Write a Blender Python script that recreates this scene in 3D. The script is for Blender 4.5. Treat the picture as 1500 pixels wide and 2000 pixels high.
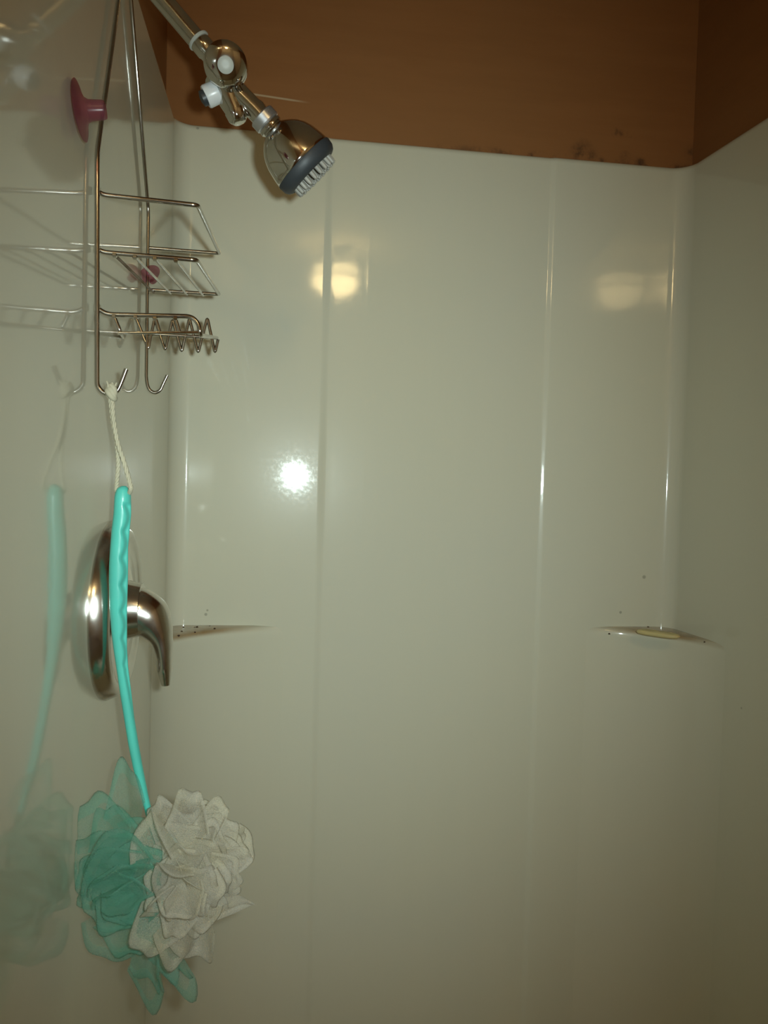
import bpy, bmesh, math, random
from mathutils import Vector, Matrix, noise

# ------------------------------------------------------------------ clear
for o in list(bpy.data.objects):
    bpy.data.objects.remove(o, do_unlink=True)
S = bpy.context.scene
COL = S.collection
PI = math.pi

# ------------------------------------------------------------------ camera
CAM = Vector((.1725, -1.20, 1.31))
YAW, PITCH, ROLL, FPX = .134, -.0358, .0282, 1475.0
FW = Vector((math.sin(YAW)*math.cos(PITCH), math.cos(YAW)*math.cos(PITCH), math.sin(PITCH)))
_r0 = Vector((math.cos(YAW), -math.sin(YAW), 0)); _u0 = _r0.cross(FW)
RT = math.cos(ROLL)*_r0 + math.sin(ROLL)*_u0
UP = -math.sin(ROLL)*_r0 + math.cos(ROLL)*_u0
cd = bpy.data.cameras.new('camera'); cam = bpy.data.objects.new('camera', cd); COL.objects.link(cam)
cd.sensor_fit = 'AUTO'; cd.sensor_width = 36.0; cd.lens = FPX*36.0/2000.0
cd.clip_start = .01
cam.matrix_world = Matrix(((RT.x, UP.x, -FW.x, CAM.x), (RT.y, UP.y, -FW.y, CAM.y), (RT.z, UP.z, -FW.z, CAM.z), (0, 0, 0, 1)))
S.camera = cam

# ------------------------------------------------------------------ world, flash, exposure
w = bpy.data.worlds.new('world'); S.world = w; w.use_nodes = True
w.node_tree.nodes['Background'].inputs[0].default_value = (.9, .95, 1, 1)
w.node_tree.nodes['Background'].inputs[1].default_value = .02
fl = bpy.data.lights.new('camera_flash', 'SPOT'); fo = bpy.data.objects.new('camera_flash', fl); COL.objects.link(fo)
fo.location = CAM + RT*.039 + UP*.0186
fo.rotation_euler = (FW + RT*-.05 + UP*.00).to_track_quat('-Z', 'Y').to_euler()
fl.energy = 26.0; fl.color = (.83, 1.0, .97); fl.shadow_soft_size = .011
fl.spot_size = math.radians(104); fl.spot_blend = 1.0
fo.scale = (.60, 1.0, 1.0)             # the flash beam is wider along the long side of the frame
LAMP_STRENGTH = 24.0
S.view_settings.view_transform = 'Standard'
S.view_settings.look = 'None'
S.view_settings.gamma = 1.0
S.view_settings.use_curve_mapping = False
S.view_settings.exposure = 0.1
S.cycles.transparent_max_bounces = 32

def on(x, y, ax, v):
    """world point seen at photo position (x, y), on the plane where coordinate ax equals v"""
    d = FW + RT*((x-750)/FPX) + UP*((1000-y)/FPX)
    return CAM + d*((v-CAM[ax])/d[ax])

# ------------------------------------------------------------------ material helpers
def new_mat(name):
    m = bpy.data.materials.new(name); m.use_nodes = True
    nt = m.node_tree
    return m, nt, nt.nodes['Principled BSDF']
def node(nt, t, **kw):
    n = nt.nodes.new(t)
    for k, v in kw.items():
        if hasattr(n, k): setattr(n, k, v)
        else: n.inputs[k].default_value = v
    return n
def math_node(nt, op, a, b=None, clamp=False):
    n = nt.nodes.new('ShaderNodeMath'); n.operation = op; n.use_clamp = clamp
    for i, v in enumerate((a, b)):
        if v is None: continue
        if isinstance(v, (int, float)): n.inputs[i].default_value = v
        else: nt.links.new(v, n.inputs[i])
    return n.outputs[0]
def map_range(nt, v, a, b, c=0., d=1.):
    n = nt.nodes.new('ShaderNodeMapRange'); n.interpolation_type = 'SMOOTHSTEP'
    nt.links.new(v, n.inputs[0])
    for i, x in enumerate((a, b, c, d)): n.inputs[i+1].default_value = x
    return n.outputs[0]
def mix_col(nt, fac, a, b):
    n = nt.nodes.new('ShaderNodeMix'); n.data_type = 'RGBA'
    if isinstance(fac, (int, float)): n.inputs[0].default_value = fac
    else: nt.links.new(fac, n.inputs[0])
    for i, v in ((6, a), (7, b)):
        if isinstance(v, tuple): n.inputs[i].default_value = (*v, 1)
        else: nt.links.new(v, n.inputs[i])
    return n.outputs[2]
def world_pos(nt, scale=(1, 1, 1)):
    g = nt.nodes.new('ShaderNodeNewGeometry')
    m = nt.nodes.new('ShaderNodeMapping'); m.inputs['Scale'].default_value = scale
    nt.links.new(g.outputs['Position'], m.inputs[0])
    return m.outputs[0], g
def noise_tex(nt, vec, scale, detail=3, rough=.5):
    n = nt.nodes.new('ShaderNodeTexNoise'); n.inputs['Scale'].default_value = scale
    n.inputs['Detail'].default_value = detail; n.inputs['Roughness'].default_value = rough
    nt.links.new(vec, n.inputs['Vector'])
    return n.outputs['Fac']
def spot_mask(nt, pos, pts, core=.5):
    """small dark flecks at given places: 1 inside, 0 outside"""
    acc = None
    for p, r in pts:
        d = nt.nodes.new('ShaderNodeVectorMath'); d.operation = 'DISTANCE'
        nt.links.new(pos, d.inputs[0]); d.inputs[1].default_value = p
        v = map_range(nt, d.outputs['Value'], r*core, r, 1., 0.)
        acc = v if acc is None else math_node(nt, 'MAXIMUM', acc, v)
    return acc

GEL = (.66, .635, .50)
def gelcoat(name, stain=None):
    m, nt, b = new_mat(name)
    pos, g = world_pos(nt)
    streak, _ = world_pos(nt, (26, 26, 1.1))
    n1 = noise_tex(nt, streak, 1.0, 4, .6)
    n2 = noise_tex(nt, pos, 2.2, 2)
    col = mix_col(nt, map_range(nt, n1, .35, .7, 0, .15), GEL, tuple(c*.95 for c in GEL))
    col = mix_col(nt, map_range(nt, n2, .3, .75, 0, .5), col, (GEL[0]*.96, GEL[1]*.98, GEL[2]*1.05))
    if stain: col = stain(nt, pos, g, col)
    nt.links.new(col, b.inputs['Base Color'])
    b.inputs['Roughness'].default_value = .27
    b.inputs['Specular IOR Level'].default_value = .10
    b.inputs['Coat Weight'].default_value = .9
    n3 = noise_tex(nt, pos, 170, 3, .6)
    nt.links.new(map_range(nt, n3, .35, .75, .05, .085), b.inputs['Coat Roughness'])
    # faint waviness of the moulded sheet
    wv = noise_tex(nt, pos, 9, 2)
    fine = noise_tex(nt, pos, 420, 2)
    h = math_node(nt, 'ADD', math_node(nt, 'MULTIPLY', wv, .0002), math_node(nt, 'MULTIPLY', fine, .000006))
    bp = node(nt, 'ShaderNodeBump'); bp.inputs['Strength'].default_value = 1.0; bp.inputs['Distance'].default_value = 1.0
    nt.links.new(h, bp.inputs['Height'])
    nt.links.new(bp.outputs[0], b.inputs['Normal']); nt.links.new(bp.outputs[0], b.inputs['Coat Normal'])
    return m

ZT, ZS, XR = 1.852, 1.083, .826          # stall rim height, ledge height, stall width at the back
FLARE = .098                              # right side opens outward
def wall_marks(nt, pos, g, col):
    pts = [(on(1258, 1127, 1, 0), .004), (on(1212, 1196, 1, 0), .003), (on(402, 1200, 1, 0), .003), (on(405, 1192, 1, 0), .0022),
           (on(386, 250, 1, 0), .003), (on(1450, 1383, 0, .846), .003)]
    m = spot_mask(nt, pos, pts)
    return mix_col(nt, math_node(nt, 'MULTIPLY', m, .42), col, (.10, .085, .06))
MAT_GEL = gelcoat('gelcoat', wall_marks)
def ledge_stain(nt, pos, g, col):
    sep = nt.nodes.new('ShaderNodeSeparateXYZ'); nt.links.new(pos, sep.inputs[0])
    n = noise_tex(nt, pos, 22, 3, .55)
    h = map_range(nt, sep.outputs[2], ZS-.011, ZS-.003)
    away = math_node(nt, 'MAXIMUM', math_node(nt, 'MINIMUM', sep.outputs[0], math_node(nt, 'SUBTRACT', XR+.02, sep.outputs[0])), math_node(nt, 'MULTIPLY', sep.outputs[1], -1.))
    reach = map_range(nt, math_node(nt, 'ADD', away, math_node(nt, 'MULTIPLY', n, .04)), .07, .19, 1., .12)
    amt = math_node(nt, 'MULTIPLY', math_node(nt, 'MULTIPLY', h, reach), map_range(nt, n, .3, .65, .65, 1.), True)
    col = mix_col(nt, amt, col, (.30, .185, .075))
    return col
MAT_LEDGE = gelcoat('gelcoat_ledge', ledge_stain)

def brown_panel(name, marks=False):
    m, nt, b = new_mat(name)
    pos, g = world_pos(nt, (1, 1, 1))
    st, _ = world_pos(nt, (3, 3, 26))
    n = noise_tex(nt, st, 1.6, 5, .6)
    n2 = noise_tex(nt, pos, 3.0, 2)
    col = mix_col(nt, map_range(nt, n, .3, .7), (.31, .130, .043), (.285, .118, .038))
    col = mix_col(nt, map_range(nt, n2, .35, .7, 0, .4), col, (.27, .125, .045))
    if marks:
        sep = nt.nodes.new('ShaderNodeSeparateXYZ'); nt.links.new(pos, sep.inputs[0])
        wob = noise_tex(nt, pos, 40, 4, .7)
        pts = [(on(1135, 297, 1, .02), .028), (on(1150, 308, 1, .02), .02), (on(1222, 312, 1, .02), .018), (on(1250, 318, 1, .02), .016),
               (on(1352, 300, 1, .02), .02), (on(1200, 258, 1, .02), .011), (on(1212, 261, 1, .02), .009), (on(1228, 264, 1, .02), .009)]
        mk = math_node(nt, 'MULTIPLY', spot_mask(nt, pos, pts, 0.), map_range(nt, wob, .35, .65), True)
        # mildew line along the rim
        rim = math_node(nt, 'MULTIPLY', map_range(nt, sep.outputs[2], ZT+.003, ZT+.016, 1, 0), map_range(nt, wob, .48, .7))
        rim = math_node(nt, 'MULTIPLY', rim, map_range(nt, sep.outputs[0], .3, .6))
        mk = math_node(nt, 'MAXIMUM', mk, rim)
        col = mix_col(nt, math_node(nt, 'MULTIPLY', mk, .85), col, (.02, .012, .01))
        # a thin pale streak, nearly level, fading out at both ends
        zz = math_node(nt, 'SUBTRACT', sep.outputs[2], math_node(nt, 'MULTIPLY', sep.outputs[0], -.055))
        zc = 1.9035 + .055*.129
        a = math_node(nt, 'ABSOLUTE', math_node(nt, 'SUBTRACT', zz, zc+.008))
        sc = math_node(nt, 'MULTIPLY', map_range(nt, a, .0006, .0022, 1, 0), map_range(nt, sep.outputs[0], .165, .205, 1, 0))
        sc = math_node(nt, 'MULTIPLY', sc, map_range(nt, sep.outputs[0], .03, .06, 0, 1))
        col = mix_col(nt, math_node(nt, 'MULTIPLY', sc, .6), col, (.62, .52, .34))
    nt.links.new(col, b.inputs['Base Color'])
    b.inputs['Roughness'].default_value = .42
    bp = node(nt, 'ShaderNodeBump'); bp.inputs['Strength'].default_value = .08; bp.inputs['Distance'].default_value = .002
    nt.links.new(n, bp.inputs['Height']); nt.links.new(bp.outputs[0], b.inputs['Normal'])
    return m
MAT_BROWN = brown_panel('brown_panel')
MAT_BROWN_BACK = brown_panel('brown_panel_marked', True)

def simple(name, col, rough=.5, metal=0., coat=0., spec=None, sss=0.):
    m, nt, b = new_mat(name)
    pos, g = world_pos(nt)
    n = noise_tex(nt, pos, 35, 3)
    c = mix_col(nt, map_range(nt, n, .3, .7), tuple(col), tuple(x*.9 for x in col))
    nt.links.new(c, b.inputs['Base Color'])
    b.inputs['Metallic'].default_value = metal
    nt.links.new(map_range(nt, n, .35, .7, rough*.8, rough*1.25), b.inputs['Roughness'])
    b.inputs['Coat Weight'].default_value = coat
    b.inputs['Coat Roughness'].default_value = .08
    if sss:
        b.inputs['Subsurface Weight'].default_value = sss; b.inputs['Subsurface Scale'].default_value = .004
    return m
MAT_CHROME = simple('chrome', (.72, .70, .66), .07, 1.)
MAT_SPOTTED = simple('water_spotted_chrome', (.72, .70, .66), .19, 1.)
MAT_WIRE = simple('wire_chrome', (.50, .47, .43), .16, 1.)
MAT_RUST = simple('rusty_wire', (.16, .09, .035), .5, .5)
MAT_KNURL = simple('knurled_chrome', (.62, .62, .64), .32, .9)
MAT_WHITEP = simple('white_plastic', (.72, .73, .74), .35)
MAT_GREYP = simple('grey_plastic', (.46, .47, .43), .4)
MAT_DARKP = simple('dark_plastic', (.035, .040, .046), .5)
MAT_NOZZLE = simple('nozzle_rubber', (.34, .32, .28), .5)
MAT_TEAL = simple('teal_plastic', (.10, .60, .51), .38, 0, .1)
MAT_ROPE = simple('cotton_cord', (.54, .50, .37), .9)
MAT_SOAP = simple('soap', (.66, .55, .26), .4, 0, 0, None, .2)
MAT_PAN = simple('shower_pan', GEL, .3)
MAT_TILE = simple('floor_vinyl', (.25, .2, .14), .4)
MAT_PAINT = simple('wall_paint', (.78, .73, .65), .7)
MAT_CEIL = simple('ceiling_paint', (.70, .66, .58), .7)
def pink_gel():
    m, nt, b = new_mat('pink_vinyl')
    pos, g = world_pos(nt); n = noise_tex(nt, pos, 90, 2)
    nt.links.new(mix_col(nt, n, (.30, .085, .12), (.24, .07, .10)), b.inputs['Base Color'])
    b.inputs['Roughness'].default_value = .25
    tr = node(nt, 'ShaderNodeBsdfTransparent'); tr.inputs[0].default_value = (.90, .66, .70, 1)
    mx = nt.nodes.new('ShaderNodeMixShader'); mx.inputs[0].default_value = .36
    nt.links.new(tr.outputs[0], mx.inputs[1]); nt.links.new(b.outputs[0], mx.inputs[2])
    nt.links.new(mx.outputs[0], nt.nodes['Material Output'].inputs[0])
    return m
MAT_PINK = pink_gel()
def netting(name, c1, c2, opacity, hem):
    m, nt, b = new_mat(name)
    nt.nodes.remove(b)
    pos, g = world_pos(nt)
    n = noise_tex(nt, pos, 45, 3)
    net = noise_tex(nt, pos, 900, 1)
    at = nt.nodes.new('ShaderNodeAttribute'); at.attribute_name = 'hem'
    col = mix_col(nt, map_range(nt, n, .3, .7), c1, c2)
    d = node(nt, 'ShaderNodeBsdfPrincipled'); t = node(nt, 'ShaderNodeBsdfTranslucent')
    d.inputs['Roughness'].default_value = .8; d.inputs['Specular IOR Level'].default_value = .1
    d.inputs['Sheen Weight'].default_value = .7; d.inputs['Sheen Roughness'].default_value = .5
    nt.links.new(col, d.inputs['Sheen Tint'])
    nt.links.new(col, d.inputs[0]); nt.links.new(col, t.inputs[0])
    m1 = nt.nodes.new('ShaderNodeMixShader'); m1.inputs[0].default_value = .38
    nt.links.new(d.outputs[0], m1.inputs[1]); nt.links.new(t.outputs[0], m1.inputs[2])
    bp = node(nt, 'ShaderNodeBump'); bp.inputs['Strength'].default_value = .8; bp.inputs['Distance'].default_value = .0012
    nt.links.new(net, bp.inputs['Height']); nt.links.new(bp.outputs[0], d.inputs['Normal']); nt.links.new(bp.outputs[0], t.inputs['Normal'])
    tr = node(nt, 'ShaderNodeBsdfTransparent')
    op = math_node(nt, 'ADD', map_range(nt, net, .35, .65, opacity-.07, opacity+.07), math_node(nt, 'MULTIPLY', at.outputs['Fac'], hem), True)
    m2 = nt.nodes.new('ShaderNodeMixShader'); nt.links.new(op, m2.inputs[0])
    nt.links.new(tr.outputs[0], m2.inputs[1]); nt.links.new(m1.outputs[0], m2.inputs[2])
    nt.links.new(m2.outputs[0], nt.nodes['Material Output'].inputs[0])
    return m
MAT_NET_TEAL = netting('teal_netting', (.17, .55, .41), (.30, .62, .51), .27, .10)
MAT_NET_WHITE = netting('white_netting', (.76, .71, .56), (.70, .66, .58), .36, .10)
def lamp_glass():
    m, nt, b = new_mat('lit_lamp_glass')
    e = node(nt, 'ShaderNodeEmission'); e.inputs[0].default_value = (1, .73, .33, 1); e.inputs[1].default_value = LAMP_STRENGTH
    nt.nodes.remove(b); nt.links.new(e.outputs[0], nt.nodes['Material Output'].inputs[0])
    return m

# ------------------------------------------------------------------ mesh helpers
def link(name, me, mat, parent=None):
    o = bpy.data.objects.new(name, me); COL.objects.link(o)
    if mat and not me.materials: me.materials.append(mat)
    if parent: o.parent = parent; o.matrix_parent_inverse = parent.matrix_world.inverted()
    return o
def mesh_from(name, verts, faces, smooth=True, sharp=None):
    me = bpy.data.meshes.new(name); me.from_pydata([tuple(v) for v in verts], [], faces); me.update()
    bm = bmesh.new(); bm.from_mesh(me); bmesh.ops.recalc_face_normals(bm, faces=bm.faces); bm.to_mesh(me); bm.free()
    if smooth:
        for p in me.polygons: p.use_smooth = True
        me.set_sharp_from_angle(angle=math.radians(sharp or 40))
    return me
def tag(o, label=None, cat=None, group=None, kind=None):
    for k, v in (('label', label), ('category', cat), ('group', group), ('kind', kind)):
        if v: o[k] = v
    return o
def empty(name, loc):
    o = bpy.data.objects.new(name, None); COL.objects.link(o); o.location = loc; o.empty_display_size = .02
    bpy.context.view_layer.update()
    return o
def box(name, lo, hi, mat, parent=None, bevel=0.):
    bm = bmesh.new(); bmesh.ops.create_cube(bm, size=1)
    for v in bm.verts: v.co = Vector([lo[i] + (v.co[i]+.5)*(hi[i]-lo[i]) for i in range(3)])
    if bevel: bmesh.ops.bevel(bm, geom=bm.edges[:], offset=bevel, segments=2, affect='EDGES')
    me = bpy.data.meshes.new(name); bm.to_mesh(me); bm.free()
    return link(name, me, mat, parent)
def frame_at(t, ref=Vector((0, 0, 1))):
    t = t.normalized()
    if abs(t.dot(ref)) > .95: ref = Vector((0, 1, 0))
    a = ref.cross(t).normalized(); return a, t.cross(a)
def catmull(P, n=8, closed=False):
    P = [Vector(p) for p in P]; out = []
    N = len(P)
    for i in range(N if closed else N-1):
        p0 = P[(i-1) % N] if (closed or i > 0) else P[0]*2-P[1]
        p1, p2 = P[i], P[(i+1) % N]
        p3 = P[(i+2) % N] if (closed or i+2 < N) else P[-1]*2-P[-2]
        for k in range(n):
            t = k/n
            out.append(.5*((2*p1)+(p2-p0)*t+(2*p0-5*p1+4*p2-p3)*t*t+(3*p1-p0-3*p2+p3)*t**3))
    if not closed: out.append(P[-1])
    return out
def rounded(P, r=.006, n=5, closed=False):
    """polyline with filleted corners"""
    P = [Vector(p) for p in P]; N = len(P); out = []
    for i, p in enumerate(P):
        if not closed and i in (0, N-1): out.append(p); continue
        a, b = P[(i-1) % N], P[(i+1) % N]
        ra = min(r, (a-p).length*.45); rb = min(r, (b-p).length*.45)
        s, e = p+(a-p).normalized()*ra, p+(b-p).normalized()*rb
        for k in range(n+1):
            t = k/n; out.append(s*(1-t)**2 + p*2*t*(1-t) + e*t*t)
    return out
def sweep_geo(P, rad, seg=10, closed=False, cap=True):
    P = [Vector(p) for p in P]; N = len(P)
    R = rad if isinstance(rad, (list, tuple)) else [rad]*N
    verts, faces = [], []
    a = None
    for i in range(N):
        if closed: t = P[(i+1) % N]-P[(i-1) % N]
        else: t = P[min(i+1, N-1)]-P[max(i-1, 0)]
        t.normalize()
        if a is None: a, _ = frame_at(t)
        else: a = (a - t*a.dot(t)).normalized()
        b = t.cross(a)
        for k in range(seg):
            an = 2*PI*k/seg; verts.append(P[i]+(a*math.cos(an)+b*math.sin(an))*R[i])
    for i in range(N if closed else N-1):
        j = (i+1) % N
        for k in range(seg):
            l = (k+1) % seg; faces.append((i*seg+k, i*seg+l, j*seg+l, j*seg+k))
    if cap and not closed:
        faces.append(tuple(range(seg))[::-1]); faces.append(tuple(range((N-1)*seg, N*seg)))
    return verts, faces
def sweep(name, P, rad, mat, parent=None, seg=10, closed=False):
    v, f = sweep_geo(P, rad, seg, closed)
    return link(name, mesh_from(name, v, f, True, 60), mat, parent)
def lathe_geo(O, axis, prof, seg=40, ref=Vector((0, 1, 0))):
    """prof: list of (distance along axis, radius)"""
    axis = Vector(axis).normalized(); a, b = frame_at(axis, ref)
    verts, faces = [], []
    for s, r in prof:
        for k in range(seg):
            an = 2*PI*k/seg; verts.append(Vector(O)+axis*s+(a*math.cos(an)+b*math.sin(an))*max(r, 1e-5))
    for i in range(len(prof)-1):
        for k in range(seg):
            l = (k+1) % seg; faces.append((i*seg+k, i*seg+l, (i+1)*seg+l, (i+1)*seg+k))
    faces.append(tuple(range(seg))[::-1]); faces.append(tuple(range((len(prof)-1)*seg, len(prof)*seg)))
    return verts, faces
def lathe(name, O, axis, prof, mat, parent=None, seg=40, sharp=35):
    v, f = lathe_geo(O, axis, prof, seg)
    return link(name, mesh_from(name, v, f, True, sharp), mat, parent)

def scaled(l, f=1.07): return [(a*f, b*f) for a, b in l]
# ------------------------------------------------------------------ the setting: moulded stall
def fillet(a, p, b, r, n=14):
    a, p, b = Vector(a), Vector(p), Vector(b)
    u, v = (a-p).normalized(), (b-p).normalized()
    half = math.acos(max(-1, min(1, u.dot(v))))/2
    L = r/math.tan(half); c = p+(u+v).normalized()*(r/math.sin(half))
    s, e = p+u*L-c, p+v*L-c
    ang = s.angle(e); out = []
    for k in range(n+1):
        t = k/n; out.append(c + (s*math.sin((1-t)*ang)+e*math.sin(t*ang))/math.sin(ang))
    return out
def sm(t): t = max(0, min(1, t)); return t*t*(3-2*t)
FRONT = -.86
pr_left = [Vector((0, y)) for y in (FRONT, -.60, -.40, -.20, -.09)]
pr_back = [Vector((0, -.09))] + fillet((0, -.09), (0, 0), (.2, 0), .028)
x = .05
pr_back += [Vector((v, 0)) for v in (.06, .10, .15, .20, .226)]
pr_back += [Vector((.227+.013*k/10, .0026*sm(k/10))) for k in range(11)]
pr_back += [Vector((v, .0026)) for v in (.25, .27, .292)]
pr_back += [Vector((.296+.008*k/6, .0026-.00003*math.sin(PI*k/6))) for k in range(7)]
pr_back += [Vector((v, .0026)) for v in (.31, .36, .42, .48, .54, .58)]
pr_back += [Vector((.591+.011*k/10, .0026*(1-sm(k/10)))) for k in range(11)]
pr_back += [Vector((v, 0)) for v in (.61, .66, .72, .76)]
rw = lambda y: Vector((XR-FLARE*y, y))
pr_back += fillet((.7, 0), (XR, 0), rw(-.3), .030) + [rw(-.09)]
pr_right = [rw(y) for y in (-.09, -.20, -.40, -.60, FRONT)]
def stall_wall(name, prof, outer, mat):
    """moulded sheet: inner profile with a rolled rim, flat outside"""
    n = len(prof); nor = []
    for i in range(n):
        t = prof[min(i+1, n-1)]-prof[max(i-1, 0)]; nor.append(Vector((t.y, -t.x)).normalized())   # points into the stall
    verts, faces = [], []
    rr = .009
    rows = [(0, 0), (.5, 0), (1.0, 0), (1.4, 0), (ZT-.03, 0), (ZT-rr-.0015, 0), (ZT-rr, 0)] + [(ZT-rr+rr*math.sin(k*PI/8), rr*(1-math.cos(k*PI/8))) for k in (1, 2, 3, 4)]
    for z, off in rows:
        for i in range(n):
            p = prof[i]-nor[i]*off; verts.append(Vector((p.x, p.y, z)))
    for z in (ZT, 0):
        for i in range(n):
            p = outer(prof[i], nor[i]); verts.append(Vector((p.x, p.y, z)))
    m = len(rows)+2
    for j in range(m-1):
        for i in range(n-1): faces.append((j*n+i, j*n+i+1, (j+1)*n+i+1, (j+1)*n+i))
    for i in range(n-1): faces.append(((m-1)*n+i, (m-1)*n+i+1, i+1, i))
    for e in (0, n-1): faces.append(tuple(j*n+e for j in range(m)))
    o = link(name, mesh_from(name, verts, faces, True, 50), mat)
    return tag(o, kind='structure')
def wl_out(p, nr): return Vector((-.017, p.y))
def wr_out(p, nr): return p - nr*.017
def back_out(p, nr):
    q = p - nr*.016
    q.x = max(q.x, -.017)
    return Vector((q.x, min(max(q.y, p.y), .016) if abs(nr.x) < .9 else q.y))
stall_wall('wall_left', pr_left, wl_out, MAT_GEL)
wall_back = stall_wall('wall_back', pr_back, back_out, MAT_GEL)
stall_wall('wall_right', pr_right, wr_out, MAT_GEL)

def corner_ledge(corner, dx, dy, a, b, flare=0.):
    """filled lower corner, its flat top is the soap ledge; a along the back, b along the side"""
    N = 26; pts = []
    for k in range(N+1):
        th = k/N*PI/2
        u, v = a*(1-math.cos(th)), b*(1-math.sin(th))       # u from side wall, v from back wall
        pts.append((u-.0012*math.sin(th), v-.0012*math.cos(th)))
    def W(u, v): return Vector((corner[0]+dx*u+flare*v*1.0, corner[1]-v))
    verts, faces = [], []
    lip = .013
    rows = [(.02, 1), (.4, 1), (.8, 1), (ZS-.030, 1), (ZS-.0165, 1)] + [(ZS-.0015-lip+lip*math.sin(k*PI/10), 1-.10*(1-math.cos(k*PI/10))) for k in range(6)] + [(ZS, .75), (ZS, .4)]
    for z, s in rows:
        for u, v in pts:
            p = W(u*s-(.001), v*s-(.001)); verts.append(Vector((p.x, p.y, z)))
    n = N+1
    for j in range(len(rows)-1):
        for i in range(n-1): faces.append((j*n+i, j*n+i+1, (j+1)*n+i+1, (j+1)*n+i))
    p = W(-.003, -.003); verts.append(Vector((p.x, p.y, ZS))); c = len(verts)-1
    verts.append(Vector((p.x, p.y, .02))); c2 = c+1
    L = len(rows)-1
    for i in range(n-1): faces.append((L*n+i, L*n+i+1, c)); faces.append((i, i+1, c2))
    faces.append(tuple([c2]+[j*n for j in range(L+1)]+[c])); faces.append(tuple([c2]+[j*n+n-1 for j in range(L+1)]+[c]))
    o = link('corner_ledge', mesh_from('corner_ledge', verts, faces, True, 60), MAT_LEDGE, wall_back)
    o['label'] = 'moulded corner soap ledge with brown stains'
    return o
ledge_a = corner_ledge((0, 0), 1, 1, .205, .16)
ledge_b = corner_ledge((XR, 0), -1, 1, .165, .17, FLARE)
MAT_DIRT = simple('dried_dirt', (.05, .022, .009), .8)
_rd = random.Random(3)
for p, r, ld in (((.026, -.017, ZS), .0016, ledge_a), ((.0278, -.0488, ZS), .0014, ledge_a), ((.0263, -.0704, ZS-.0025), .0020, ledge_a), ((.0467, -.0168, ZS), .0020, ledge_a), ((.0430, -.0180, ZS), .0012, ledge_a),
                 ((.0471, -.0469, ZS-.002), .0016, ledge_a), ((.0736, -.0231, ZS-.001), .0019, ledge_a), ((.0648, -.006, ZS), .0011, ledge_a), ((.789, -.004, ZS), .0018, ledge_b), ((.7187, -.0081, ZS-.011), .0019, ledge_b), ((.8296, -.108, ZS-.0036), .0014, ledge_b)):
    bm = bmesh.new(); bmesh.ops.create_icosphere(bm, subdivisions=1, radius=r)
    for q in bm.verts: q.co = Vector(p)+Vector((q.co.x*_rd.uniform(.8, 1.5), q.co.y*_rd.uniform(.8, 1.4), q.co.z*_rd.uniform(.6, 1.0)))
    me = bpy.data.meshes.new('dirt_speck'); bm.to_mesh(me); bm.free()
    link('dirt_speck', me, MAT_DIRT, ld)
tag(box('floor', (-.1, -3.2, -.06), (1.6, .1, 0), MAT_TILE), kind='structure')
tag(box('ceiling', (-.1, -3.2, 2.40), (1.6, .1, 2.46), MAT_CEIL), kind='structure')
# brown panelling behind and above the stall, and the dim room in front
tag(box('wall_upper_back', (-.1, .018, 0), (1.0, .1, 2.40), MAT_BROWN_BACK), kind='structure')
tag(box('wall_upper_left', (-.1, -3.1, 0), (-.019, .018, 2.40), MAT_BROWN), kind='structure')
v = [(XR+.0195, .018), (XR+.0195-FLARE*-.9+.0, -.9), (1.02, -.9), (1.02, .018)]
vv = [Vector((a, b, 0)) for a, b in v]+[Vector((a, b, 2.40)) for a, b in v]
ff = [(0, 1, 2, 3), (4, 5, 6, 7), (0, 1, 5, 4), (1, 2, 6, 5), (2, 3, 7, 6), (3, 0, 4, 7)]
tag(link('wall_upper_right', mesh_from('wall_upper_right', vv, ff, False), MAT_BROWN), kind='structure')
tag(box('wall_partition', (1.02, -.96, 0), (1.6, -.9, 2.40), MAT_BROWN), kind='structure')
tag(box('wall_room_right', (1.5, -3.1, 0), (1.6, -.96, 2.40), MAT_PAINT), kind='structure')
tag(box('wall_front', (-.1, -3.2, 0), (1.6, -3.1, 2.40), MAT_PAINT), kind='structure')
pan = box('floor_shower_pan', (.0, FRONT, .0), (.82, -.001, .02), MAT_PAN); tag(pan, kind='structure')

# ------------------------------------------------------------------ ceiling light behind the camera
LX, LY, LZ = .39, -2.30, 2.237
lt = empty('ceiling_light', (LX, LY, 2.40)); tag(lt, 'lit ceiling light with a warm frosted glass bowl, seen only mirrored in the glossy wall', 'ceiling light')
prof = [(0, .084), (.010, .089), (.034, .093)] + [(.034+.075*math.sin(k*PI/16), .093*math.cos(k*PI/16)) for k in range(1, 9)]
lathe('glass_bowl', (LX, LY, LZ+.056), (0, 0, -1), scaled(prof, 1.17), lamp_glass(), lt)
lathe('metal_band', (LX, LY, LZ+.0235), (0, 0, -1), scaled([(0, .0945), (.001, .0965), (.013, .0965), (.014, .0935)], 1.17), MAT_WIRE, lt)
lathe('ceiling_plate', (LX, LY, 2.40), (0, 0, -1), [(0, .075), (.010, .075), (.014, .07), (.016, .02), (.10, .02)], MAT_CHROME, lt)

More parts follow.
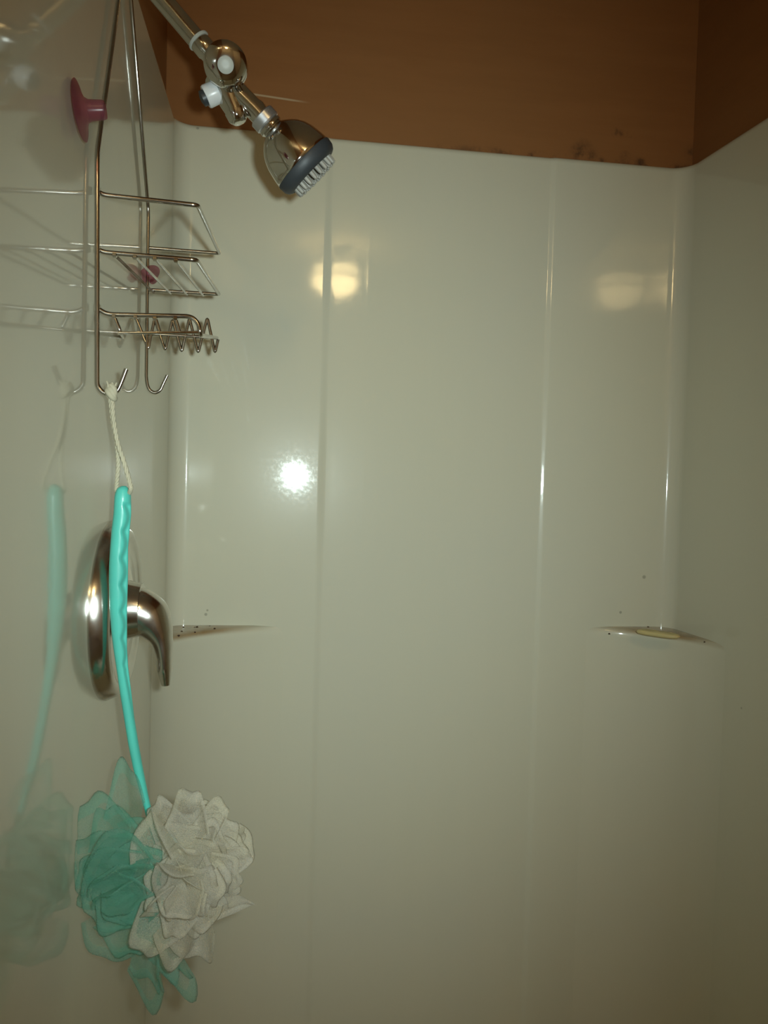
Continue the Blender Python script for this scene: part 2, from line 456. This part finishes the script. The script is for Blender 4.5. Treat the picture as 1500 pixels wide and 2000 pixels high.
# ------------------------------------------------------------------ shower valve
VY = -.402
vl = empty('shower_valve', (0, VY, 1.175)); tag(vl, 'round chrome shower valve plate with curved lever handle on left wall', 'shower valve')
C0 = Vector((0, VY, 1.175))
lathe('escutcheon', C0, (1, 0, 0), [(-.001, .0905), (.003, .0908), (.012, .0868), (.0155, .0845), (.0175, .081), (.0175, .077), (.0155, .074), (.0140, .071), (.0140, .060), (.016, .045), (.018, .036), (.0185, .032)], MAT_SPOTTED, vl, 72, 50)
lathe('sleeve', C0, (1, 0, 0), [(.017, .031), (.021, .0295), (.032, .027)], MAT_SPOTTED, vl, 48)
def lever():
    path = [on(*p, 1, VY) for p in ((222, 1195), (250, 1195), (272, 1199), (292, 1210), (306, 1227), (316, 1250), (321, 1280), (322, 1307), (324, 1338))]
    hw = [50, 50, 49, 44, 32, 21, 16, 14.5, 8]         # half height in the plane, photo units
    hd = [.0235, .0235, .0235, .022, .0195, .0165, .0145, .0125, .005]
    P = catmull(path, 4); n = len(P); k = .000541
    def lerp(a, t): i = min(int(t), len(a)-2); return a[i]+(a[i+1]-a[i])*(t-i)
    verts, faces = [], []; seg = 28
    for i, p in enumerate(P):
        t = P[min(i+1, n-1)]-P[max(i-1, 0)]; t.normalize()
        yy = Vector((0, 1, 0)); nn = yy.cross(t).normalized()
        h, d = lerp(hw, i/4)*k, lerp(hd, i/4)
        for s in range(seg):
            an = 2*PI*s/seg; verts.append(p+nn*h*math.cos(an)+yy*d*math.sin(an))
    for i in range(n-1):
        for s in range(seg): l = (s+1) % seg; faces.append((i*seg+s, i*seg+l, (i+1)*seg+l, (i+1)*seg+s))
    faces.append(tuple(range(seg))); faces.append(tuple(range((n-1)*seg, n*seg)))
    return link('lever_handle', mesh_from('lever_handle', verts, faces, True, 60), MAT_SPOTTED, vl)
lever()

# ------------------------------------------------------------------ shower arm and head
AY = -.391
K = .000548                                # metres per photo unit at the arm
sh = empty('shower_fixture', (0, AY, 1.80)); tag(sh, 'chrome bell shower head with shut-off knob on a bent pipe arm', 'shower head')
P3 = lambda x, y, dy=0.: on(x, y, 1, AY+dy)
arm0, arm1 = P3(318, 0), P3(396, 92)
dirn = (arm0-arm1).normalized()
topbend = arm0+dirn*((1.832-arm0.z)/dirn.z)
sweep('arm_pipe', rounded([Vector((-.012, AY, 1.836)), topbend, arm1], .022, 8), .0098, MAT_CHROME, sh, 20)
lathe('wall_flange', (0.0, AY, 1.834), (1, 0, 0), [(-.0005, .0125), (.0008, .0125), (.0014, .0115), (.0017, .0108)], MAT_CHROME, sh)
ad = (P3(430, 130)-P3(385, 75)).normalized()
lathe('plastic_washer', P3(386, 77), ad, scaled([(0, .0100), (.0007, .0111), (.0022, .0111), (.003, .0100)]), MAT_GREYP, sh)
lathe('threaded_collar', P3(390, 82), ad, scaled([(0, .0095), (.002, .0100), (.010, .0100), (.012, .009), (.026, .009)]), MAT_CHROME, sh)
# round shut-off knob facing the room
kc = P3(440, 125, -.020); kn = (CAM-kc).normalized()
kd = (kn + RT*.02 - UP*.06).normalized()
body = lathe('knob_body', kc, kd, scaled([(-.020, .012), (-.018, .017), (-.010, .0185), (.002, .0185), (.006, .0195), (.0072, .0200), (.0080, .0198), (.0115, .0165), (.0135, .0120), (.0145, .0075)]), MAT_CHROME, sh, 48, 50)
lathe('knob_button', kc, kd, scaled([(.013, .0076), (.0152, .0074), (.0156, .0068), (.0157, .002)]), MAT_GREYP, body, 32)
lathe('knob_band', kc-kd*.006+Vector((.001, 0, -.003)), kd, scaled([(-.006, .0192), (-.004, .0204), (.000, .0204), (.002, .0192)]), MAT_CHROME, sh, 48)
# tapered valve body below the knob
bd = sweep('valve_body', catmull([P3(432, 150, .004), P3(447, 185, .004), P3(458, 212, .004), P3(466, 232, .004)], 5), [1.07*(.0165-.0006*i if i < 10 else .0105-.0004*(i-10)) for i in range(16)], MAT_CHROME, sh, 24)
sweep('outlet_tube', catmull([P3(446, 158, .0), P3(472, 188, .0), P3(500, 217, .0), P3(512, 230)], 5), .0105, MAT_CHROME, sh, 24)
lathe('outlet_tip', P3(463, 226), (P3(470, 245)-P3(460, 220)), scaled([(-.004, .0105), (.003, .0095), (.007, .006), (.008, .002)]), MAT_CHROME, sh, 24)
pin_ax = (P3(398, 192)-P3(424, 180)).normalized()
pin = lathe('pin_cap', P3(425, 179), pin_ax, scaled([(-.001, .0088), (0, .0104), (.0115, .0106), (.013, .0098)]), MAT_WHITEP, sh, 24)
lathe('pin_tip', P3(402, 190), pin_ax, scaled([(-.001, .0075), (.004, .0072), (.0055, .0026)]), MAT_DARKP, pin, 20)
# bell
A = P3(500, 214); B = P3(602, 320); ax = ((B-A).normalized()+Vector((0, .15, 0))).normalized()
def px(l): return [(s*K, r*K) for s, r in l]
lathe('swivel_ball', A, ax, px([(-14, 12), (-8, 17), (0, 19), (8, 18), (14, 17)]), MAT_CHROME, sh, 32)
lathe('knurled_nut', A, ax, px([(13, 18), (13, 24), (15, 26), (31, 26), (33, 24), (33, 18)]), MAT_KNURL, sh, 40)
lathe('collar_ring', A, ax, px([(33, 22), (36, 24), (41, 24), (44, 21), (47, 21)]), MAT_CHROME, sh, 40)
lathe('bell', A, ax, px([(45, 22), (48, 26), (53, 33), (59, 40), (66, 46.5), (76, 53), (90, 58.5), (106, 62), (118, 64), (124, 64.5), (126, 63)]), MAT_CHROME, sh, 64, 60)
ring = lathe('face_ring', A, ax, px([(124, 62), (125, 65), (128, 66), (140, 64.5), (147, 60), (150, 55), (151, 51), (148, 49), (147, 20)]), MAT_DARKP, sh, 56)
fa, fb = frame_at(ax, Vector((0, 1, 0)))
nz = None
for rr, cnt, hgt in ((45, 20, 12), (34, 15, 10), (22, 9, 9)):
    for q in range(cnt):
        an = 2*PI*q/cnt
        if nz is None:
            vv_, ff_ = lathe_geo((0, 0, 0), (0, 0, 1), [(0, 4.4*K), (14*K, 4.0*K), (19*K, 2.8*K)], 10)
            nz = mesh_from('nozzle', vv_, ff_, True, 50); nz.materials.append(MAT_NOZZLE)
        o = link('nozzle', nz, None, ring)
        o.matrix_parent_inverse = Matrix()
        loc = A+ax*(146.5*K)+(fa*math.cos(an)+fb*math.sin(an))*rr*K
        Rm = ax.to_track_quat('Z', 'Y').to_matrix().to_4x4()
        o.matrix_basis = Matrix.Translation(loc) @ Rm

# ------------------------------------------------------------------ hanging wire caddy
NY, FY, FX = -.493, -.246, .0045
cd_ = empty('shower_caddy', (FX, AY, 1.38)); tag(cd_, 'chrome wire shower caddy with three tiers hanging from the shower arm', 'shower caddy')
Nn = lambda x, y: on(x, y, 1, NY)
Ff = lambda x, y: on(x, y, 1, FY)
Wr = .0021
n_top = on(190, 298, 0, FX); f_top = on(290, 409, 0, FX)
hookN = [Nn(190, 735), Nn(191, 752), Nn(199, 764), Nn(213, 770), Nn(227, 765), Nn(235, 752), Nn(247, 721)]
hookF = [Ff(286, 735), Ff(288, 751), Ff(293, 762), Ff(303, 767), Ff(313, 762), Ff(318, 752), Ff(327, 733)]
n_bot, f_bot = hookN[0], hookF[0]
top_c = Vector((FX, AY, 1.831))
arch = [top_c+Vector((0, -.0130*math.cos(a), .0172*math.sin(a))) for a in [k*PI/6 for k in range(7)]]
def smooth_hook(h): return catmull(h, 5)
full = smooth_hook(hookN)[::-1] + rounded([n_bot, n_top, Vector((FX, AY-.0145, 1.818))], .010)[1:] + arch + rounded([Vector((FX, AY+.0145, 1.818)), f_top, f_bot], .010)[:-1] + smooth_hook(hookF)
sweep('frame_wire', full, Wr, MAT_WIRE, cd_, 10)
# tier 1: plain loop
sweep('bottle_loop', rounded([Nn(190, 374), Nn(204, 381), Nn(386, 401), Ff(429, 495), Ff(290, 484)], .005), .0021, MAT_WIRE, cd_)
# tier 2: loop with cross wires
sweep('shelf_loop', rounded([Nn(190, 487), Nn(205, 493), Nn(384, 508), Ff(428, 575), Ff(289, 566)], .005), .0021, MAT_WIRE, cd_)
for i, (a, b) in enumerate((((224, 498), (300, 568)), ((264, 502), (333, 570)), ((303, 505), (365, 572)), ((344, 508), (397, 574)))):
    p, q = Nn(*a), Ff(*b)
    sweep('cross_wire', [p, p.lerp(q, .5)+Vector((0, 0, -.001)), q+Vector((0, 0, -.002))], .0014, MAT_RUST if i == 0 else MAT_WIRE, cd_, 8)
    lathe('weld_bead', p, (1, 0, 0), [(-.0026, .0008), (-.0015, .0026), (.0015, .0026), (.0026, .0008)], MAT_CHROME, cd_, 10)
# tier 3: soap basket
sweep('basket_loop', rounded([Nn(190, 602), Nn(209, 614), Nn(374, 618), Nn(388, 632), Nn(392, 655), Ff(424, 660), Ff(290, 652)], .006), .0021, MAT_WIRE, cd_)
sweep('basket_rail', [Nn(232, 650), Nn(392, 649)], .0014, MAT_CHROME, cd_, 8)
zpts = [Nn(223, 619), Nn(236, 650), Ff(243, 664), Ff(266, 622), Ff(290, 683), Ff(302, 622), Ff(323, 685), Ff(337, 623), Ff(355, 688), Ff(370, 621), Ff(387, 690), Ff(405, 620), Ff(420, 690), Ff(426, 663)]
sweep('zigzag_wire', rounded(zpts, .004, 4), .0019, MAT_WIRE, cd_, 8)
for a, b in (((265, 620), (277, 649)), ((304, 621), (313, 650)), ((343, 622), (352, 650))):
    sweep('basket_upright', [Nn(*a), Nn(*b)], .0015, MAT_WIRE, cd_, 8)
for x, y in ((223, 618), (265, 619), (303, 621), (343, 621)):
    lathe('weld_bead', Nn(x, y), (1, 0, 0), [(-.0026, .0008), (-.0015, .0026), (.0015, .0026), (.0026, .0008)], MAT_CHROME, cd_, 10)
for x, y in ((190, 374), (190, 487), (190, 602)):
    lathe('weld_bead', Nn(x, y), (0, 0, 1), [(-.004, .001), (-.003, .0032), (.003, .0032), (.004, .001)], MAT_CHROME, cd_, 10)
# pink suction cups
def suction_cup(c, axis, s=1.):
    prof = [(-.0005, .001), (.0003, .0225), (.0012, .0232), (.0018, .0215), (.0032, .0150), (.0055, .0098), (.0085, .0080), (.0185, .0074), (.0205, .0068), (.021, .003)]
    return lathe('suction_cup', c, axis, [(a*s, b*s) for a, b in prof], MAT_PINK, cd_, 32, 60)
suction_cup(on(154, 216, 0, .0036), (1, .0, .12))
suction_cup(Ff(292, 538)+Vector((0, -.006, 0)), (.55, -.35, -.75), .62)

# ------------------------------------------------------------------ bath pouf on a teal stick
BY = -.487
Bp = lambda x, y, dy=0.: on(x, y, 1, BY+dy)
bp_ = empty('bath_pouf', Bp(290, 1700)); tag(bp_, 'teal and white mesh bath pouf on a teal stick, hung by a white cord', 'bath pouf')
left = [(949, 238), (953, 230), (960, 226), (970, 224), (1004, 222), (1037, 218), (1070, 215.5), (1103, 213.5), (1136, 213), (1186, 214), (1235, 218), (1268, 222), (1301, 227), (1350, 234), (1400, 242), (1450, 250), (1500, 260), (1560, 277), (1620, 292), (1680, 308)]
right = [(949, 246), (953, 251), (960, 254), (970, 256), (1004, 256), (1037, 253), (1070, 250), (1103, 250), (1136, 249.5), (1186, 248), (1235, 248), (1268, 248), (1301, 250), (1350, 256), (1400, 262), (1450, 270), (1500, 279), (1560, 291), (1620, 305), (1680, 321)]
def interp(tab, y):
    for (a, b), (c, d) in zip(tab, tab[1:]):
        if y <= c: return b+(d-b)*(y-a)/(c-a)
    return tab[-1][1]
def handle():
    ys = [949, 951, 954, 958, 964, 970] + list(range(974, 1684, 4))
    verts, faces = [], []; seg = 48
    for y in ys:
        l, r = interp(left, y), interp(right, y)
        c = Bp((l+r)/2, y, -.004); hw = (Bp(r, y)-Bp(l, y)).length/2
        dep = min(.0085, hw*1.05)
        thr = 2.
        if 985 < y < 1310: thr = .18+.42*abs(math.sin(PI*(y-985)/52))
        if y >= 1310: thr = .30+.5*min(1, (y-1310)/90)
        for s in range(seg):
            an = 2*PI*s/seg; ca, sa = math.cos(an), math.sin(an)
            if sa < 0 and ca > thr: sa *= 1-.72*sm((ca-thr)*2.6)      # scalloped finger grip cut into the right side
            verts.append(c+Vector((ca*hw, sa*dep, 0)))
    n = len(ys)
    for i in range(n-1):
        for s in range(seg): l = (s+1) % seg; faces.append((i*seg+s, i*seg+l, (i+1)*seg+l, (i+1)*seg+s))
    faces.append(tuple(range(seg))); faces.append(tuple(range((n-1)*seg, n*seg)))
    return link('handle', mesh_from('handle', verts, faces, True, 70), MAT_TEAL, bp_)
handle()
# white cotton cord: two twisted strands, a knot over the hook, a loop through the handle end
def twisted(path, r, turns):
    P = catmull(path, 14); V, F = [], []
    L = len(P)
    for ph in (0, 2*PI/3, 4*PI/3):
        Q = []
        for i, p in enumerate(P):
            t = (P[min(i+1, L-1)]-P[max(i-1, 0)]).normalized(); a, b = frame_at(t, Vector((0, 1, 0)))
            an = ph+turns*2*PI*i/L; Q.append(p+(a*math.cos(an)+b*math.sin(an))*r*.52)
        v, f = sweep_geo(Q, r*.62, 7)
        k = len(V); V += v; F += [tuple(x+k for x in ff) for ff in f]
    return V, F
def cord_pt(x, y, dy):                       # the cord runs back from the hook to the handle
    t = (y-764)/200.0
    return on(x, y, 1, (NY-.003)*(1-t)+BY*t+dy)
V, F = twisted([cord_pt(219, 775, -.002), cord_pt(222, 820, -.004), cord_pt(230, 865, -.006), cord_pt(243, 905, -.009), cord_pt(254, 945, -.012), cord_pt(255, 957, -.011), cord_pt(250, 964, -.004), cord_pt(240, 966, .004)], .0019, 9)
V2, F2 = twisted([cord_pt(215, 775, -.001), cord_pt(220, 820, -.001), cord_pt(228, 865, -.001), cord_pt(231, 905, -.002), cord_pt(228, 945, -.002), cord_pt(228, 960, .000), cord_pt(236, 966, .004)], .0019, 9)
k = len(V); V += V2; F += [tuple(x+k for x in f) for f in F2]
cord = link('cord', mesh_from('cord', V, F, True, 80), MAT_ROPE, bp_)
random.seed(4)
kc2 = on(217, 764, 1, NY-.0045); V, F = [], []
for q in range(4):
    a1 = Vector((random.uniform(-1, 1), random.uniform(-1, 1), random.uniform(-1, 1))).normalized(); a, b = frame_at(a1)
    ringp = [kc2+Vector((0, 0, -.001*q))+(a*math.cos(t)*.0042+b*math.sin(t)*.0048) for t in [2*PI*i/18 for i in range(18)]]
    v, f = sweep_geo(ringp, .0026, 8, True); k = len(V); V += v; F += [tuple(x+k for x in ff) for ff in f]
for q in range(4):      # frayed ends
    s = kc2+Vector((random.uniform(-.003, .004), random.uniform(-.004, .0), .003)); e = s+Vector((random.uniform(-.003, .004), random.uniform(-.003, .001), random.uniform(.002, .006)))
    v, f = sweep_geo([s, s.lerp(e, .5)+Vector((.0005, 0, 0)), e], [.0011, .001, .0007], 6); k = len(V); V += v; F += [tuple(x+k for x in ff) for ff in f]
link('knot', mesh_from('knot', V, F, True, 80), MAT_ROPE, cord)

def petal(acc, c, d, R, wid, rnd, cup=.3, ruf=.10, curl=.15, roll=None, nu=16, nv=12):
    d = d.normalized()
    ref = Vector((rnd.uniform(-1, 1), rnd.uniform(-1, 1), rnd.uniform(-1, 1))) if roll is None else roll
    side = d.cross(ref).normalized(); nrm = side.cross(d).normalized()
    ph, fr = rnd.uniform(0, 6.28), rnd.uniform(2.2, 4.2)
    ph2 = rnd.uniform(0, 6.28)
    V, F, H = acc; k = len(V)
    for j in range(nv+1):
        t = j/nv
        if t < .84: rad = t/.84; back = 0.
        else: q = (t-.84)/.16; rad = 1-.12*q*q-.02*q; back = .035*math.sin(q*PI*.6)     # hem folds over
        for i in range(nu+1):
            s = -1+2*i/nu
            wprof = wid*(rad**.75)*(1+.10*math.sin(ph2+3*rad))
            reach = R*rad*(1-.40*abs(s)**2.2*rad)+R*.05*rad*math.sin(fr*1.7*s+ph2)
            h = cup*R*(s*s-.3)*rad + ruf*R*rad*rad*math.sin(fr*s+ph) + curl*R*rad**3 + back*R + .012*R*rad*math.sin(8*s+ph*2)
            V.append(c+d*reach+side*(wprof*s)+nrm*h); H.append(max(0, (rad-.8)/.2) if t > .6 else 0)
    for j in range(nv):
        for i in range(nu):
            a = k+j*(nu+1)+i; F.append((a, a+1, a+nu+2, a+nu+1))
def pouf_part(name, acc, mat):
    V, F, H = acc
    me = bpy.data.meshes.new(name); me.from_pydata([tuple((max(v.x, .0025), v.y, v.z)) for v in V], [], F); me.update()
    at = me.attributes.new('hem', 'FLOAT', 'POINT'); at.data.foreach_set('value', H)
    for p in me.polygons: p.use_smooth = True
    return link(name, me, mat, bp_)
rnd = random.Random(11)
def toward(c, x, y, dy): return Bp(x, y, dy-.032)-c
# teal half: a few broad petals read off the photograph, with smaller ones filling between
acc = ([], [], [])
tc = Bp(262, 1715, -.030)
big = [((243, 1487), .022, .018), ((168, 1560), .004, .024), ((205, 1575), .01, .022), ((152, 1640), -.014, .028), ((215, 1628), -.035, .030), ((150, 1700), -.01, .022), ((152, 1755), -.005, .018), ((180, 1800), -.02, .026),
       ((205, 1872), .004, .026), ((250, 1868), -.02, .026), ((312, 1966), .012, .011), ((306, 1935), .0, .013), ((380, 1938), .025, .010), ((345, 1905), .02, .014), ((215, 1740), -.05, .028), ((240, 1690), -.055, .03), ((262, 1780), -.05, .028), ((180, 1680), -.035, .028), ((200, 1820), -.03, .022)]
for (x, y), dy, wd in big:
    d = toward(tc, x, y, dy)
    petal(acc, tc, d, d.length*1.02, wd*1.06, rnd, cup=.12, ruf=.06, curl=.03, roll=Vector((rnd.uniform(-.15, .15), -1, rnd.uniform(-.15, .15))))
def rose(acc, c, layers, rnd, skew):
    for yo, R, cnt, wd, lift in layers:
        off = rnd.uniform(0, 6.28)
        for q in range(cnt):
            an = off+2*PI*(q+rnd.uniform(-.25, .25))/cnt
            d = Vector((math.cos(an), -lift*rnd.uniform(.6, 1.4), math.sin(an)))
            o = c+Vector((rnd.uniform(-.006, .006)+skew[0]*yo, yo, rnd.uniform(-.006, .006)+skew[1]*yo))
            petal(acc, o, d, R*rnd.uniform(.86, 1.12), wd*rnd.uniform(.8, 1.25), rnd, cup=rnd.uniform(-.25, .1), ruf=rnd.uniform(.03, .11), curl=rnd.uniform(-.25, .1), roll=Vector((-math.cos(an)*.2+rnd.uniform(-.35, .35), -1, rnd.uniform(-.35, .35))))
rose(acc, tc, ((.02, .040, 7, .026, .1), (-.01, .040, 6, .026, .25), (-.025, .030, 5, .022, .5)), rnd, (0, 0))
pouf_part('teal_netting', acc, MAT_NET_TEAL)
# white half: many tight ruffles
acc = ([], [], [])
wc = Bp(378, 1705, -.038)
rose(acc, wc, ((.035, .043, 9, .024, .0), (.022, .046, 10, .022, .1), (.008, .046, 10, .020, .25), (-.004, .042, 9, .019, .4), (-.014, .036, 8, .018, .6), (-.022, .028, 6, .016, .9)), rnd, (.25, .1))
for (x, y), dy, wd in (((285, 1590), -.02, .02), ((300, 1560), .0, .016), ((270, 1770), -.05, .018), ((268, 1858), -.035, .022), ((335, 1890), -.03, .02), ((395, 1880), -.02, .02), ((440, 1560), .0, .014), ((495, 1665), -.005, .012), ((492, 1770), .0, .012), ((310, 1690), -.055, .018), ((365, 1535), -.01, .02)):
    d = toward(wc, x, y, dy)
    petal(acc, wc, d, d.length*1.02, wd, rnd, cup=.2, ruf=.1, curl=.1, roll=Vector((rnd.uniform(-.5, .5), -1, rnd.uniform(-.5, .5))))
pouf_part('white_netting', acc, MAT_NET_WHITE)

# ------------------------------------------------------------------ sliver of soap on the right ledge
def soap():
    c = on(1285, 1238, 2, ZS+.004); dx = Vector((.69, -.72, 0)); dy = Vector((.72, .69, 0))
    verts, faces = [], []; n = 28
    rows = [(-.0035, .75), (-.0025, .93), (0, 1.0), (.0025, .95), (.004, .75), (.0026, .3)]
    for z, s in rows:
        for k in range(n):
            a = 2*PI*k/n; ca, sa = math.cos(a), math.sin(a)
            ex = math.copysign(abs(ca)**.6, ca)*.034*s; ey = math.copysign(abs(sa)**.7, sa)*.011*s
            verts.append(c+dx*ex+dy*ey+Vector((0, 0, z-.0002)))
    for j in range(len(rows)-1):
        for k in range(n): l = (k+1) % n; faces.append((j*n+k, j*n+l, (j+1)*n+l, (j+1)*n+k))
    faces.append(tuple(range(n))); faces.append(tuple(range((len(rows)-1)*n, len(rows)*n)))
    return link('soap_bar', mesh_from('soap_bar', verts, faces, True, 60), MAT_SOAP)
tag(soap(), 'thin worn sliver of yellow soap lying on the right corner ledge', 'soap')
